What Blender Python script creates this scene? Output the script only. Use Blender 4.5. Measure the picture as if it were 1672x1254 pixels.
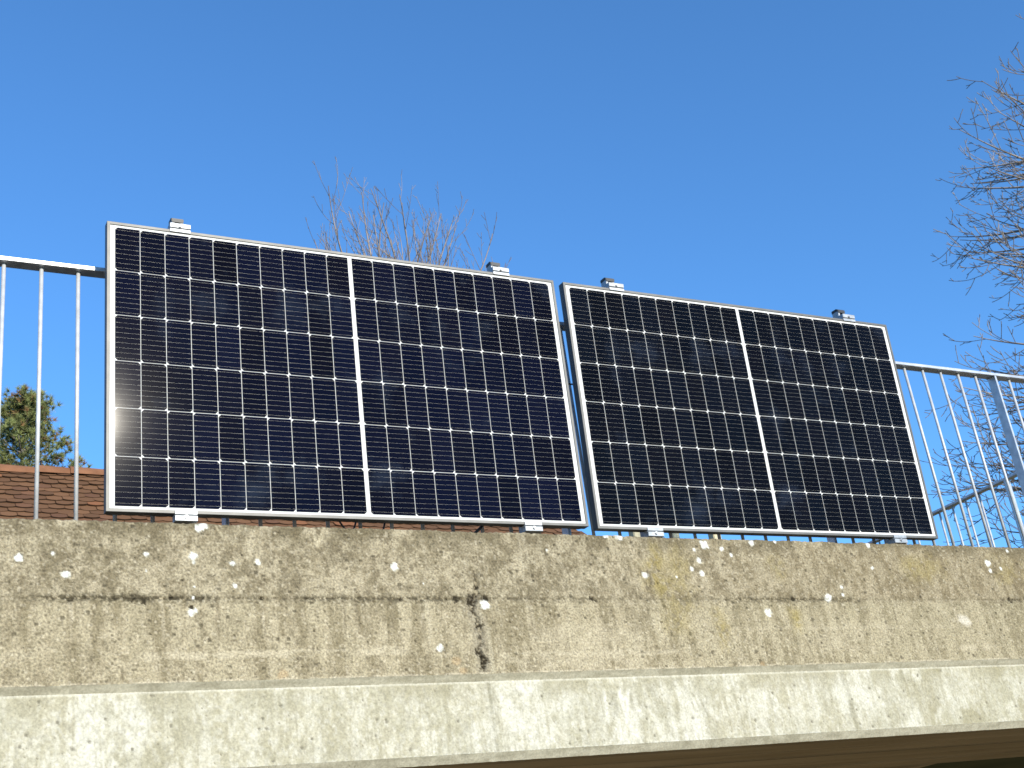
import bpy, bmesh, math, random
import numpy as np
from mathutils import Vector, Matrix

for o in list(bpy.data.objects):
    bpy.data.objects.remove(o)
scene = bpy.context.scene
COL = scene.collection

# ------------------------------------------------------------------ camera
CAM_R = np.array([[0.883519, -0.450189, -0.129321], [0.079576, 0.416348, -0.905716], [0.461586, 0.789927, 0.403676]])
CAM_C = (-0.74564, -3.86255, -1.40505)
cam_data = bpy.data.cameras.new('camera')
cam = bpy.data.objects.new('camera', cam_data)
COL.objects.link(cam)
r_, d_, f_ = CAM_R
cam.matrix_world = Matrix(((r_[0], -d_[0], -f_[0], CAM_C[0]),
                           (r_[1], -d_[1], -f_[1], CAM_C[1]),
                           (r_[2], -d_[2], -f_[2], CAM_C[2]),
                           (0, 0, 0, 1)))
cam_data.sensor_width = 36.0
cam_data.lens = 44.8341
cam_data.clip_start = 0.05
cam_data.clip_end = 2000
scene.camera = cam

# ------------------------------------------------------------------ light
SUN_DIR = Vector((0.159, -0.924, 0.342)).normalized()
SUN_EL = math.asin(SUN_DIR.z)
SUN_ROT = math.atan2(SUN_DIR.x, SUN_DIR.y)
world = bpy.data.worlds.new('World')
scene.world = world
world.use_nodes = True
wn = world.node_tree
wn.nodes.clear()
sky = wn.nodes.new('ShaderNodeTexSky')
sky.sky_type = 'NISHITA'
sky.sun_disc = False
sky.sun_elevation = SUN_EL
sky.sun_rotation = SUN_ROT
sky.altitude = 900
sky.air_density = 1.0
sky.dust_density = 0.2
sky.ozone_density = 3.5
bg = wn.nodes.new('ShaderNodeBackground')
bg.inputs['Strength'].default_value = 0.15
wo = wn.nodes.new('ShaderNodeOutputWorld')
tint = wn.nodes.new('ShaderNodeMix'); tint.data_type = 'RGBA'; tint.blend_type = 'MULTIPLY'
tint.inputs[0].default_value = 1.0; tint.inputs[7].default_value = (0.54, 0.87, 1.08, 1)
wn.links.new(sky.outputs['Color'], tint.inputs[6])
wn.links.new(tint.outputs[2], bg.inputs['Color'])
wn.links.new(bg.outputs['Background'], wo.inputs['Surface'])

sun_data = bpy.data.lights.new('sun', 'SUN')
sun_data.energy = 4.0
sun_data.angle = math.radians(0.53)
sun_data.color = (1.0, 0.93, 0.80)
sun = bpy.data.objects.new('sun', sun_data)
COL.objects.link(sun)
sun.rotation_euler = SUN_DIR.to_track_quat('Z', 'Y').to_euler()
sun.location = (0, -6, 8)

scene.render.engine = 'CYCLES'
scene.view_settings.view_transform = 'Standard'
scene.view_settings.look = 'None'
scene.view_settings.exposure = 0.8
scene.view_settings.gamma = 1.0
scene.view_settings.use_curve_mapping = False
scene.cycles.use_denoising = True
scene.cycles.max_bounces = 8
scene.cycles.pixel_filter_type = 'BLACKMAN_HARRIS'
scene.cycles.filter_width = 1.6

rng = random.Random(7)

# ------------------------------------------------------------------ helpers
def tag(o, label=None, cat=None, group=None, kind=None):
    if label: o['label'] = label
    if cat: o['category'] = cat
    if group: o['group'] = group
    if kind: o['kind'] = kind
    return o

def empty(name, loc=(0, 0, 0)):
    e = bpy.data.objects.new(name, None)
    e.empty_display_size = 0.1
    COL.objects.link(e)
    e.location = loc
    return e

def add_obj(name, me, mat=None, parent=None, smooth=False):
    if mat is not None:
        me.materials.append(mat)
    o = bpy.data.objects.new(name, me)
    COL.objects.link(o)
    if parent is not None:
        o.parent = parent
    if smooth:
        me.polygons.foreach_set('use_smooth', [True] * len(me.polygons))
    return o

def copy_tree(o, parent=None):
    c = o.copy()
    COL.objects.link(c)
    if parent is not None:
        c.parent = parent
    for ch in list(o.children):
        copy_tree(ch, c)
    return c

class MB:
    """collects simple solids into one mesh"""
    def __init__(self):
        self.v, self.f = [], []
    def add(self, verts, faces):
        n = len(self.v)
        self.v += [tuple(q) for q in verts]
        self.f += [tuple(i + n for i in f) for f in faces]
    def box(self, x0, x1, y0, y1, z0, z1):
        self.add([(x0, y0, z0), (x1, y0, z0), (x1, y1, z0), (x0, y1, z0), (x0, y0, z1), (x1, y0, z1), (x1, y1, z1), (x0, y1, z1)],
                 [(0, 3, 2, 1), (4, 5, 6, 7), (0, 1, 5, 4), (1, 2, 6, 5), (2, 3, 7, 6), (3, 0, 4, 7)])
    def extrude_x(self, prof, x0, x1):
        """prof: closed list of (y, z), counter-clockwise seen from +x"""
        n = len(prof)
        vs = [(x0, y, z) for y, z in prof] + [(x1, y, z) for y, z in prof]
        fs = [(i, (i + 1) % n, n + (i + 1) % n, n + i) for i in range(n)]
        fs = [tuple(reversed(f)) for f in fs]
        self.add(vs, fs + [tuple(range(n - 1, -1, -1)), tuple(range(n, 2 * n))])
    def cyl(self, a, b, r, n=12):
        a, b = Vector(a), Vector(b)
        t = (b - a).normalized()
        u = t.orthogonal().normalized(); w = t.cross(u)
        vs = [a + (u * math.cos(k * 2 * math.pi / n) + w * math.sin(k * 2 * math.pi / n)) * r for k in range(n)]
        vs += [q + (b - a) for q in vs]
        fs = [(k, (k + 1) % n, n + (k + 1) % n, n + k) for k in range(n)]
        self.add(vs, fs + [tuple(range(n - 1, -1, -1)), tuple(range(n, 2 * n))])
    def mesh(self, name, bevel=0.0, seg=2):
        me = bpy.data.meshes.new(name)
        me.from_pydata(self.v, [], self.f)
        bm = bmesh.new(); bm.from_mesh(me)
        bmesh.ops.recalc_face_normals(bm, faces=bm.faces)
        if bevel > 0:
            ed = [e for e in bm.edges if len(e.link_faces) == 2 and e.calc_face_angle(0) > 0.6]
            bmesh.ops.bevel(bm, geom=ed, offset=bevel, segments=seg, affect='EDGES', clamp_overlap=True)
        bm.to_mesh(me); bm.free()
        return me
    def build(self, name, mat, parent=None, bevel=0.0, seg=2, smooth=False):
        return add_obj(name, self.mesh(name, bevel, seg), mat, parent, smooth)

def tubes(polys, sides=4):
    """polys: list of (points list, radii list) -> verts, faces arrays of open tapered tubes"""
    V, F = [], []
    base = 0
    for pts, rad, ns in polys:
        P = np.asarray(pts, float); n = len(P)
        T = np.gradient(P, axis=0)
        T /= np.linalg.norm(T, axis=1)[:, None] + 1e-12
        ref = np.array([0.31, 0.87, 0.38]) if abs(T[0] @ np.array([0.31, 0.87, 0.38])) < 0.9 else np.array([1.0, 0, 0])
        U = np.cross(T, ref); U /= np.linalg.norm(U, axis=1)[:, None] + 1e-12
        Wv = np.cross(T, U)
        a = np.arange(ns) * 2 * np.pi / ns
        ring = P[:, None, :] + np.asarray(rad)[:, None, None] * (U[:, None, :] * np.cos(a)[None, :, None] + Wv[:, None, :] * np.sin(a)[None, :, None])
        V.append(ring.reshape(-1, 3))
        i = np.arange(n - 1)[:, None] * ns; k = np.arange(ns)[None, :]; k2 = (k + 1) % ns
        F.append((np.stack([i + k, i + k2, i + ns + k2, i + ns + k], -1) + base).reshape(-1, 4))
        base += n * ns
    return np.concatenate(V), np.concatenate(F)

def quads_mesh(name, V, F):
    me = bpy.data.meshes.new(name)
    me.vertices.add(len(V)); me.vertices.foreach_set('co', np.asarray(V, np.float32).ravel())
    k = F.shape[1]
    me.loops.add(F.size); me.loops.foreach_set('vertex_index', F.astype(np.int32).ravel())
    me.polygons.add(len(F)); me.polygons.foreach_set('loop_start', (np.arange(len(F)) * k).astype(np.int32))
    me.update(calc_edges=True); me.validate()
    return me

def set_point_color(me, name, rgb):
    at = me.color_attributes.new(name, 'FLOAT_COLOR', 'POINT')
    c = np.ones((len(rgb), 4), np.float32); c[:, :3] = rgb
    at.data.foreach_set('color', c.ravel())

def set_face_color(me, name, rgb):
    at = me.attributes.new(name, 'FLOAT_COLOR', 'FACE')
    c = np.ones((len(rgb), 4), np.float32); c[:, :3] = rgb
    at.data.foreach_set('color', c.ravel())

# value noise in numpy ------------------------------------------------
def _hash(ix, iy, seed):
    h = (ix.astype(np.int64) * 374761393 + iy.astype(np.int64) * 668265263 + seed * 1442695041) & 0xFFFFFFFF
    h = ((h ^ (h >> 13)) * 1274126177) & 0xFFFFFFFF
    h = h ^ (h >> 16)
    return (h & 0xFFFFFF) / float(0xFFFFFF)

def vnoise(x, y, seed=0):
    ix, iy = np.floor(x), np.floor(y)
    fx, fy = x - ix, y - iy
    fx = fx * fx * (3 - 2 * fx); fy = fy * fy * (3 - 2 * fy)
    a = _hash(ix, iy, seed); b = _hash(ix + 1, iy, seed); c = _hash(ix, iy + 1, seed); d = _hash(ix + 1, iy + 1, seed)
    return (a * (1 - fx) + b * fx) * (1 - fy) + (c * (1 - fx) + d * fx) * fy

def fbm(x, y, seed=0, octv=4, gain=0.5):
    s = 0; a = 1; t = 0
    for k in range(octv):
        s = s + a * vnoise(x * 2 ** k + 17.3 * k, y * 2 ** k - 9.1 * k, seed + k)
        t += a; a *= gain
    return s / t

def sstep(a, b, x):
    t = np.clip((x - a) / (b - a), 0, 1)
    return t * t * (3 - 2 * t)

# ------------------------------------------------------------------ materials
def mat(name, color=(0.5, 0.5, 0.5), rough=0.6, metal=0.0, spec=None):
    m = bpy.data.materials.new(name)
    m.use_nodes = True
    b = m.node_tree.nodes['Principled BSDF']
    b.inputs['Base Color'].default_value = (*color, 1)
    b.inputs['Roughness'].default_value = rough
    b.inputs['Metallic'].default_value = metal
    if spec is not None:
        b.inputs['Specular IOR Level'].default_value = spec
    return m

def nd(m, t, **kw):
    n = m.node_tree.nodes.new(t)
    for k, v in kw.items():
        setattr(n, k, v)
    return n

def lk(m, a, b):
    m.node_tree.links.new(a, b)

def noise_color(m, c1, c2, scale=20.0, detail=4.0, lo=0.35, hi=0.65, bump=0.0, bump_dist=0.002, stretch=(1, 1, 1)):
    b = m.node_tree.nodes['Principled BSDF']
    tc = nd(m, 'ShaderNodeTexCoord'); mp = nd(m, 'ShaderNodeMapping'); mp.inputs['Scale'].default_value = stretch
    nz = nd(m, 'ShaderNodeTexNoise'); nz.inputs['Scale'].default_value = scale; nz.inputs['Detail'].default_value = detail
    rp = nd(m, 'ShaderNodeValToRGB')
    rp.color_ramp.elements[0].position = lo; rp.color_ramp.elements[0].color = (*c1, 1)
    rp.color_ramp.elements[1].position = hi; rp.color_ramp.elements[1].color = (*c2, 1)
    lk(m, tc.outputs['Object'], mp.inputs['Vector']); lk(m, mp.outputs['Vector'], nz.inputs['Vector'])
    lk(m, nz.outputs['Fac'], rp.inputs['Fac']); lk(m, rp.outputs['Color'], b.inputs['Base Color'])
    if bump:
        bp = nd(m, 'ShaderNodeBump'); bp.inputs['Strength'].default_value = bump; bp.inputs['Distance'].default_value = bump_dist
        lk(m, nz.outputs['Fac'], bp.inputs['Height']); lk(m, bp.outputs['Normal'], b.inputs['Normal'])
    return m

def attr_mat(name, attr, rough=0.8, spec=0.3):
    m = mat(name, rough=rough, spec=spec)
    a = nd(m, 'ShaderNodeAttribute', attribute_name=attr)
    lk(m, a.outputs['Color'], m.node_tree.nodes['Principled BSDF'].inputs['Base Color'])
    return m

# concrete: painted weathering (attribute) x fine aggregate speckle
def concrete_mat(name, grain_dark, grain_lo, bump):
    m = mat(name, rough=0.92, spec=0.2)
    b = m.node_tree.nodes['Principled BSDF']
    a = nd(m, 'ShaderNodeAttribute', attribute_name='weather')
    tc = nd(m, 'ShaderNodeTexCoord')
    n1 = nd(m, 'ShaderNodeTexNoise'); n1.inputs['Scale'].default_value = 135; n1.inputs['Detail'].default_value = 3; n1.inputs['Roughness'].default_value = 0.65
    n2 = nd(m, 'ShaderNodeTexNoise'); n2.inputs['Scale'].default_value = 120; n2.inputs['Detail'].default_value = 3
    lk(m, tc.outputs['Object'], n1.inputs['Vector']); lk(m, tc.outputs['Object'], n2.inputs['Vector'])
    r1 = nd(m, 'ShaderNodeMapRange'); r1.inputs['From Min'].default_value = 0.3; r1.inputs['From Max'].default_value = 0.7
    r1.inputs['To Min'].default_value = grain_lo; r1.inputs['To Max'].default_value = 2 - grain_lo
    r2 = nd(m, 'ShaderNodeMapRange'); r2.inputs['From Min'].default_value = 0.24; r2.inputs['From Max'].default_value = 0.33
    r2.inputs['To Min'].default_value = grain_dark; r2.inputs['To Max'].default_value = 1.0
    lk(m, n1.outputs['Fac'], r1.inputs['Value']); lk(m, n2.outputs['Fac'], r2.inputs['Value'])
    mu = nd(m, 'ShaderNodeMath', operation='MULTIPLY'); lk(m, r1.outputs['Result'], mu.inputs[0]); lk(m, r2.outputs['Result'], mu.inputs[1])
    vm = nd(m, 'ShaderNodeVectorMath', operation='SCALE'); lk(m, a.outputs['Color'], vm.inputs[0]); lk(m, mu.outputs[0], vm.inputs['Scale'])
    lk(m, vm.outputs['Vector'], b.inputs['Base Color'])
    bp = nd(m, 'ShaderNodeBump'); bp.inputs['Strength'].default_value = bump; bp.inputs['Distance'].default_value = 0.003
    lk(m, mu.outputs[0], bp.inputs['Height']); lk(m, bp.outputs['Normal'], b.inputs['Normal'])
    return m

M = {}
M['fascia'] = concrete_mat('weathered_concrete', 0.35, 0.54, 0.6)
M['beam'] = concrete_mat('pale_concrete', 0.6, 0.78, 0.25)
M['soffit'] = noise_color(mat('board_marked_concrete', rough=0.9, spec=0.2), (0.30, 0.23, 0.13), (0.42, 0.33, 0.20), 3.0, 6, 0.3, 0.7, 0.3, 0.003, (0.35, 3.5, 1))
M['plain_concrete'] = noise_color(mat('plain_concrete', rough=0.9, spec=0.2), (0.24, 0.21, 0.15), (0.36, 0.33, 0.25), 4.0, 6, 0.3, 0.7, 0.3)
M['galv'] = noise_color(mat('galvanised_steel', rough=0.42, metal=0.7), (0.40, 0.405, 0.41), (0.54, 0.545, 0.55), 22, 3, 0.35, 0.65)
M['galv_bar'] = noise_color(mat('galvanised_bar', rough=0.5, metal=0.15), (0.40, 0.405, 0.41), (0.52, 0.525, 0.53), 22, 3, 0.35, 0.65)
M['alu'] = noise_color(mat('anodised_aluminium', rough=0.55, metal=0.7), (0.105, 0.103, 0.098), (0.130, 0.128, 0.122), 14, 3, 0.35, 0.65)
M['clamp'] = noise_color(mat('bright_aluminium', rough=0.5, metal=0.55), (0.26, 0.275, 0.29), (0.33, 0.345, 0.36), 40, 2, 0.4, 0.6)
M['black_plastic'] = noise_color(mat('black_plastic', rough=0.5), (0.010, 0.010, 0.011), (0.018, 0.018, 0.018), 60, 2)
M['backsheet'] = noise_color(mat('white_backsheet', rough=0.06, spec=0.02), (0.56, 0.56, 0.545), (0.62, 0.62, 0.605), 6, 3)
M['busbar'] = noise_color(mat('tinned_copper', rough=0.5, metal=0.2), (0.30, 0.295, 0.26), (0.38, 0.37, 0.33), 300, 1)

# silicon cells under textured glass
m = mat('silicon_cell', rough=0.06, spec=0.025)
b = m.node_tree.nodes['Principled BSDF']
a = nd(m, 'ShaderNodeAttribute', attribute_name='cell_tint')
refl_nz = nd(m, 'ShaderNodeTexNoise'); refl_nz.inputs['Scale'].default_value = 3.4; refl_nz.inputs['Detail'].default_value = 6; refl_nz.inputs['Roughness'].default_value = 0.62
refl_mr = nd(m, 'ShaderNodeMapRange'); refl_mr.inputs['From Min'].default_value = 0.56; refl_mr.inputs['From Max'].default_value = 0.84
mx = nd(m, 'ShaderNodeMix', data_type='RGBA'); mx.inputs[7].default_value = (0.016, 0.023, 0.040, 1)  # bluish patches painted into the cell colour in place of sky reflections
tcd = nd(m, 'ShaderNodeTexCoord'); lk(m, tcd.outputs['Object'], refl_nz.inputs['Vector'])
lk(m, refl_nz.outputs['Fac'], refl_mr.inputs['Value']); lk(m, refl_mr.outputs['Result'], mx.inputs[0])
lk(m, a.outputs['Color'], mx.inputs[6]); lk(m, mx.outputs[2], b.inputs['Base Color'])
tc = nd(m, 'ShaderNodeTexCoord')
nz = nd(m, 'ShaderNodeTexNoise'); nz.inputs['Scale'].default_value = 7; nz.inputs['Detail'].default_value = 5
mr = nd(m, 'ShaderNodeMapRange'); mr.inputs['To Min'].default_value = 0.05; mr.inputs['To Max'].default_value = 0.075
lk(m, tc.outputs['Object'], nz.inputs['Vector']); lk(m, nz.outputs['Fac'], mr.inputs['Value']); lk(m, mr.outputs['Result'], b.inputs['Roughness'])
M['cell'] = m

M['tile'] = attr_mat('clay_tile', 'tile_tint', 0.85, 0.25)
M['ridge_tile'] = noise_color(mat('ridge_clay', rough=0.85, spec=0.2), (0.155, 0.070, 0.035), (0.21, 0.097, 0.050), 5, 4)
M['plaster'] = noise_color(mat('house_plaster', rough=0.9), (0.50, 0.47, 0.40), (0.58, 0.55, 0.48), 3, 4)
M['timber'] = noise_color(mat('pale_timber', rough=0.85), (0.40, 0.34, 0.20), (0.55, 0.48, 0.32), 9, 4, 0.3, 0.7, 0.3, 0.004, (1, 1, 0.15))
M['bark'] = noise_color(mat('bark', rough=0.9, spec=0.15), (0.10, 0.085, 0.075), (0.24, 0.20, 0.17), 14, 4, 0.35, 0.65)
M['twig'] = noise_color(mat('twig_bark', rough=0.8, spec=0.25), (0.115, 0.10, 0.09), (0.29, 0.255, 0.23), 2.2, 3, 0.35, 0.65)
M['pale_twig'] = noise_color(mat('pale_twig_bark', rough=0.8, spec=0.25), (0.13, 0.105, 0.095), (0.30, 0.255, 0.235), 1.6, 3, 0.35, 0.65)
M['pine_needle'] = attr_mat('pine_needle', 'leaf_tint', 0.6, 0.3)
M['ground'] = noise_color(mat('paved_ground', rough=0.95, spec=0.2), (0.20, 0.16, 0.10), (0.30, 0.245, 0.16), 1.2, 6, 0.3, 0.7, 0.4, 0.01)
M['bounce_cut'] = noise_color(mat('bounce_cut_dark', rough=0.95, spec=0.2), (0.035, 0.034, 0.032), (0.06, 0.058, 0.054), 40, 4, 0.35, 0.65, 0.4, 0.003)  # dark tone picked to cut bounce light off the unseen deck
M['upper_ground'] = noise_color(mat('upper_ground', rough=0.95, spec=0.2), (0.05, 0.06, 0.025), (0.10, 0.10, 0.045), 0.8, 6, 0.3, 0.7, 0.4, 0.02)

# ------------------------------------------------------------------ ground
GZ = -3.0
def sheet(name, x0, x1, y0, y1, z, m):
    mb = MB(); mb.add([(x0, y0, z), (x1, y0, z), (x1, y1, z), (x0, y1, z)], [(0, 1, 2, 3)])
    o = mb.build(name, m); o['kind'] = 'structure'
    return o
sheet('ground', -600, 600, -600, 900, GZ, M['ground'])
mb = MB(); mb.box(-60, 60, 3.2, 16.0, -0.45, -0.12); mb.box(-60, 60, 16.0, 60, GZ - 0.5, -0.118)
o = mb.build('terrace_ground', M['upper_ground']); o['kind'] = 'structure'

# ------------------------------------------------------------------ concrete bridge edge
bridge = empty('concrete_bridge', (0, 1.5, GZ))
tag(bridge, 'weathered concrete bridge edge with pale beam and shaded underside, carrying the solar panels', 'bridge')
def under(o):
    o.parent = bridge
    o.matrix_parent_inverse = Matrix.Translation(bridge.location).inverted()
    return o
XL, XR, YF = -7.0, 5.92, -0.03

xs = np.concatenate([np.arange(XL, -0.55, 0.05), np.arange(-0.55, 4.35, 0.004), np.arange(4.35, XR + 0.01, 0.03)])
xs = np.unique(np.round(np.append(xs, XR), 4))

LICHEN = [(-0.254,-0.165,0.012),(-0.123,-0.216,0.014),(0.115,-0.147,0.010),(0.259,-0.151,0.014),(0.260,-0.171,0.006),(0.385,-0.173,0.010),(0.467,-0.167,0.010),(0.389,-0.245,0.008),(0.248,-0.331,0.012),(0.259,-0.327,0.008),(0.295,-0.049,0.016),(0.277,-0.061,0.012),(0.938,-0.177,0.015),(1.038,-0.234,0.004),(1.076,-0.455,0.013),(1.260,-0.308,0.018),(1.946,-0.194,0.014),(2.245,-0.068,0.020),(2.206,-0.133,0.012),(2.209,-0.184,0.012),(2.164,-0.167,0.009),(2.196,-0.091,0.007),(2.326,-0.084,0.010),(2.368,-0.108,0.009),(2.086,-0.200,0.005),(2.480,-0.057,0.014),(3.093,-0.054,0.014),(2.811,-0.281,0.018),(2.893,-0.235,0.008),(2.890,-0.266,0.008),(2.488,-0.338,0.017),(3.774,-0.121,0.018),(3.776,-0.155,0.010),(3.845,-0.143,0.009),(3.917,-0.062,0.009),(3.086,-0.150,0.008),(1.80,-0.045,0.012),(1.86,-0.043,0.018),(2.60,-0.046,0.010),(0.115,-0.20,0.004),(-0.32,-0.10,0.005),(-0.16,-0.15,0.006),(1.54,-0.105,0.005),(0.262,-0.25,0.005),(0.256,-0.285,0.005)]
VCRACK = [(1.241,-0.190),(1.236,-0.249),(1.227,-0.289),(1.211,-0.326),(1.230,-0.372),(1.227,-0.419),(1.224,-0.474),(1.234,-0.505),(1.226,-0.535)]
MOSS = [(1.155,-0.287,0.016),(1.121,-0.289,0.006),(1.222,-0.283,0.019),(1.213,-0.30,0.014),(1.699,-0.284,0.011),(1.712,-0.290,0.010),(-0.111,-0.293,0.010),(0.075,-0.289,0.015),(0.108,-0.291,0.013),(2.629,-0.282,0.011),(2.807,-0.287,0.010),(1.236,-0.378,0.013),(1.226,-0.476,0.017),(1.234,-0.500,0.015),(1.228,-0.520,0.013),(1.241,-0.245,0.008),(1.27,-0.287,0.011),(0.02,-0.288,0.008),(0.19,-0.284,0.008),(2.30,-0.289,0.006),(0.246,-0.315,0.009),(0.47,-0.287,0.006),(0.62,-0.286,0.005),(0.95,-0.288,0.006),(3.85,-0.285,0.011)]

def lerp(c, t, w):
    return c * (1 - w[..., None]) + np.asarray(t, float) * w[..., None]

def fascia_paint(X, Z):
    """weathering and painted arris highlight of the upper face in linear albedo, and how deep the surface is eaten away (m)"""
    base = np.ones(X.shape + (3,)) * np.array([0.325, 0.288, 0.188])
    big = fbm(X * 5.5, Z * 5.5, 3, 5, 0.55)
    mid = fbm(X * 22, Z * 20, 11, 6, 0.72)
    strk = fbm(X * 30, Z * 3.0, 23, 4, 0.55)
    base = lerp(base, (0.185, 0.160, 0.095), sstep(0.42, 0.66, big) * 0.5)
    base = lerp(base, (0.47, 0.43, 0.30), sstep(0.50, 0.60, mid) * 0.5)
    fine = fbm(X * 70, Z * 66, 15, 3, 0.6)
    base = lerp(base, (0.50, 0.46, 0.33), sstep(0.53, 0.66, fine) * 0.45)
    base = lerp(base, (0.12, 0.10, 0.06), sstep(0.42, 0.28, fine) * 0.45)
    base = lerp(base, (0.17, 0.148, 0.09), sstep(0.46, 0.30, mid) * 0.5)
    low = sstep(-0.27, -0.31, Z)
    flame = fbm(X * 42 + Z * 6, Z * 13, 17, 5, 0.68)
    fk = 0.35 + 0.65 * sstep(0.8, 2.6, X)
    base = lerp(base, (0.49, 0.455, 0.33), sstep(0.50, 0.58, flame) * 0.5 * fk)
    base = lerp(base, (0.16, 0.138, 0.085), sstep(0.45, 0.34, flame) * 0.6 * fk)
    crust = fbm(X * 38, Z * 36, 19, 5, 0.72)
    base = lerp(base, (0.52, 0.475, 0.335), sstep(0.535, 0.565, crust) * sstep(0.36, 0.55, mid) * 0.6)
    crust2 = fbm(X * 60 + 5, Z * 56, 27, 4, 0.65)
    base = lerp(base, (0.10, 0.084, 0.052), sstep(0.43, 0.385, crust2) * sstep(0.62, 0.42, mid) * 0.45)
    base = lerp(base, (0.44, 0.405, 0.275), low * (0.22 + 0.35 * sstep(0.48, 0.62, strk)))
    base = lerp(base, (0.19, 0.165, 0.095), low * sstep(0.46, 0.33, strk) * 0.55)
    right = sstep(1.4, 3.4, X)
    base = lerp(base, (0.26, 0.21, 0.115), right * (1 - low) * 0.35)
    base = lerp(base, (0.34, 0.315, 0.20), right * low * 0.3)
    # dirt runs washed down from the top edge and from the joint
    dr = random.Random(17)
    wav = (vnoise(Z * 18, Z * 0, 33) - 0.5) * 0.012
    for q in range(95):
        x0 = dr.uniform(-0.5, 4.3); w0 = dr.uniform(0.003, 0.012); topz = TOPZ if q % 2 else -0.29
        L = dr.uniform(0.06, 0.24); k = dr.uniform(0.25, 0.6); pale = dr.random() < 0.35
        a0, a1 = np.searchsorted(xs, [x0 - 0.05, x0 + 0.05])
        if a1 - a0 < 3: continue
        Xs, Zs = X[:, a0:a1], Z[:, a0:a1]
        t = (topz - Zs) / L
        w = sstep(1.0, 0.35, np.abs(Xs - x0 - wav[:, a0:a1] - (topz - Zs) * 0.02) / (w0 * (1 - 0.5 * np.clip(t, 0, 1)))) * sstep(-0.02, 0.03, t) * sstep(1.0, 0.3, t)
        w = w * sstep(0.32, 0.55, mid[:, a0:a1] * 0.5 + fine[:, a0:a1] * 0.5)
        base[:, a0:a1] = lerp(base[:, a0:a1], (0.54, 0.50, 0.37) if pale else (0.125, 0.105, 0.065), w * k)
    # darker damp band right under the top edge
    topn = fbm(X * 9, Z * 9, 31, 4)
    base = lerp(base, (0.135, 0.115, 0.065), sstep(-0.125, -0.05, Z) * sstep(0.35, 0.6, topn) * 0.75)
    # fine grains
    g = _hash(np.floor(X / 0.0075), np.floor(Z / 0.0065), 5)
    g2 = _hash(np.floor((X + 0.003) / 0.012), np.floor(Z / 0.009), 6)
    base = lerp(base, (0.075, 0.063, 0.036), ((g > 0.955) * 0.55 + 0.0))
    base = lerp(base, (0.62, 0.58, 0.44), ((g < 0.05) * 0.45))
    base = lerp(base, (0.04, 0.035, 0.02), (g2 > 0.991) * 0.75)
    # yellow-green growth
    wob = (fbm(X * 16, Z * 16, 41, 3) - 0.5)
    for cx, cz, rx, rz, k in [(1.98,-0.19,0.10,0.10,0.6),(2.08,-0.16,0.14,0.10,0.45),(2.25,-0.41,0.05,0.10,0.55),(2.62,-0.36,0.05,0.10,0.55),(2.60,-0.164,0.07,0.10,0.4),(3.38,-0.154,0.20,0.09,0.4),(3.9,-0.14,0.16,0.10,0.35),(2.07,-0.31,0.10,0.14,0.35)]:
        d = np.sqrt(((X - cx) / rx) ** 2 + ((Z - cz) / rz) ** 2) + wob * 1.2
        base = lerp(base, (0.30, 0.245, 0.065), sstep(1.1, 0.0, d) * k * 1.25 * sstep(0.36, 0.56, fine * 0.5 + mid * 0.5))
    # grey patch of bare damp concrete
    # pale lime smears along the board lines
    ragged = fbm(X * 26, Z * 60, 51, 4)
    for x0, x1, z0, hw, k in [(-0.32,-0.22,-0.462,0.012,0.5),(0.10,0.75,-0.463,0.010,0.75),(0.78,0.95,-0.461,0.013,0.8),(1.30,2.05,-0.482,0.007,0.55),(1.45,1.9,-0.415,0.030,0.35),(1.30,1.86,-0.50,0.035,0.40),(2.68,3.1,-0.44,0.05,0.30),(3.45,3.66,-0.492,0.012,0.6),(2.3,3.5,-0.40,0.006,0.25)]:
        e = sstep(x0 - 0.04, x0 + 0.04, X) * sstep(x1 + 0.04, x1 - 0.04, X) * sstep(hw * 1.7, hw * 0.5, np.abs(Z - z0 + (ragged - 0.5) * 0.02))
        base = lerp(base, (0.56, 0.52, 0.38), e * k * sstep(0.25, 0.55, ragged))
    d = np.hypot((X - 3.50) / 0.075, (Z + 0.376) / 0.035 + np.abs(X - 3.5) * 6) + wob * 2.0
    base = lerp(base, (0.72, 0.70, 0.60), sstep(1.0, 0.5, d) * 0.75)
    # scratched V near the top
    for (ax, az), (bx, bz) in [((0.652,-0.042),(0.670,-0.105)),((0.700,-0.045),(0.672,-0.105)),((0.335,-0.05),(0.36,-0.09))]:
        t = np.clip(((X - ax) * (bx - ax) + (Z - az) * (bz - az)) / ((bx - ax) ** 2 + (bz - az) ** 2), 0, 1)
        d = np.hypot(X - ax - t * (bx - ax), Z - az - t * (bz - az))
        base = lerp(base, (0.60, 0.55, 0.38), sstep(0.007, 0.002, d + (ragged - 0.5) * 0.006) * 0.6)
    # orange spalls
    for cx, cz, r in [(0.53,-0.530,0.020),(1.129,-0.500,0.022),(1.150,-0.535,0.022),(2.408,-0.538,0.014)]:
        d = np.hypot(X - cx, (Z - cz) * 1.3) / r + wob * 1.6
        base = lerp(base, (0.46, 0.33, 0.17), sstep(1.1, 0.5, d) * 0.5)
    mean = np.array([0.315, 0.275, 0.178])
    base = mean + (base - mean) * 0.86
    depth = np.zeros_like(X)
    # construction joint along the face
    jn = fbm(X * 3.1, Z * 0 + 2.2, 61, 3)
    brk = fbm(X * 55, Z * 70, 63, 4, 0.6)
    amp = np.zeros_like(X)
    for x0, x1, k in [(-0.22,0.34,1.0),(0.34,0.58,0.45),(0.58,1.16,0.85),(1.16,1.30,1.0),(1.30,1.70,0.6),(1.7,2.3,0.25),(2.3,2.98,0.75),(2.98,3.78,0.2),(3.78,4.6,0.8),(-1.0,-0.22,0.3)]:
        amp = np.maximum(amp, k * sstep(x0 - 0.05, x0 + 0.05, X) * sstep(x1 + 0.05, x1 - 0.05, X))
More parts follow.
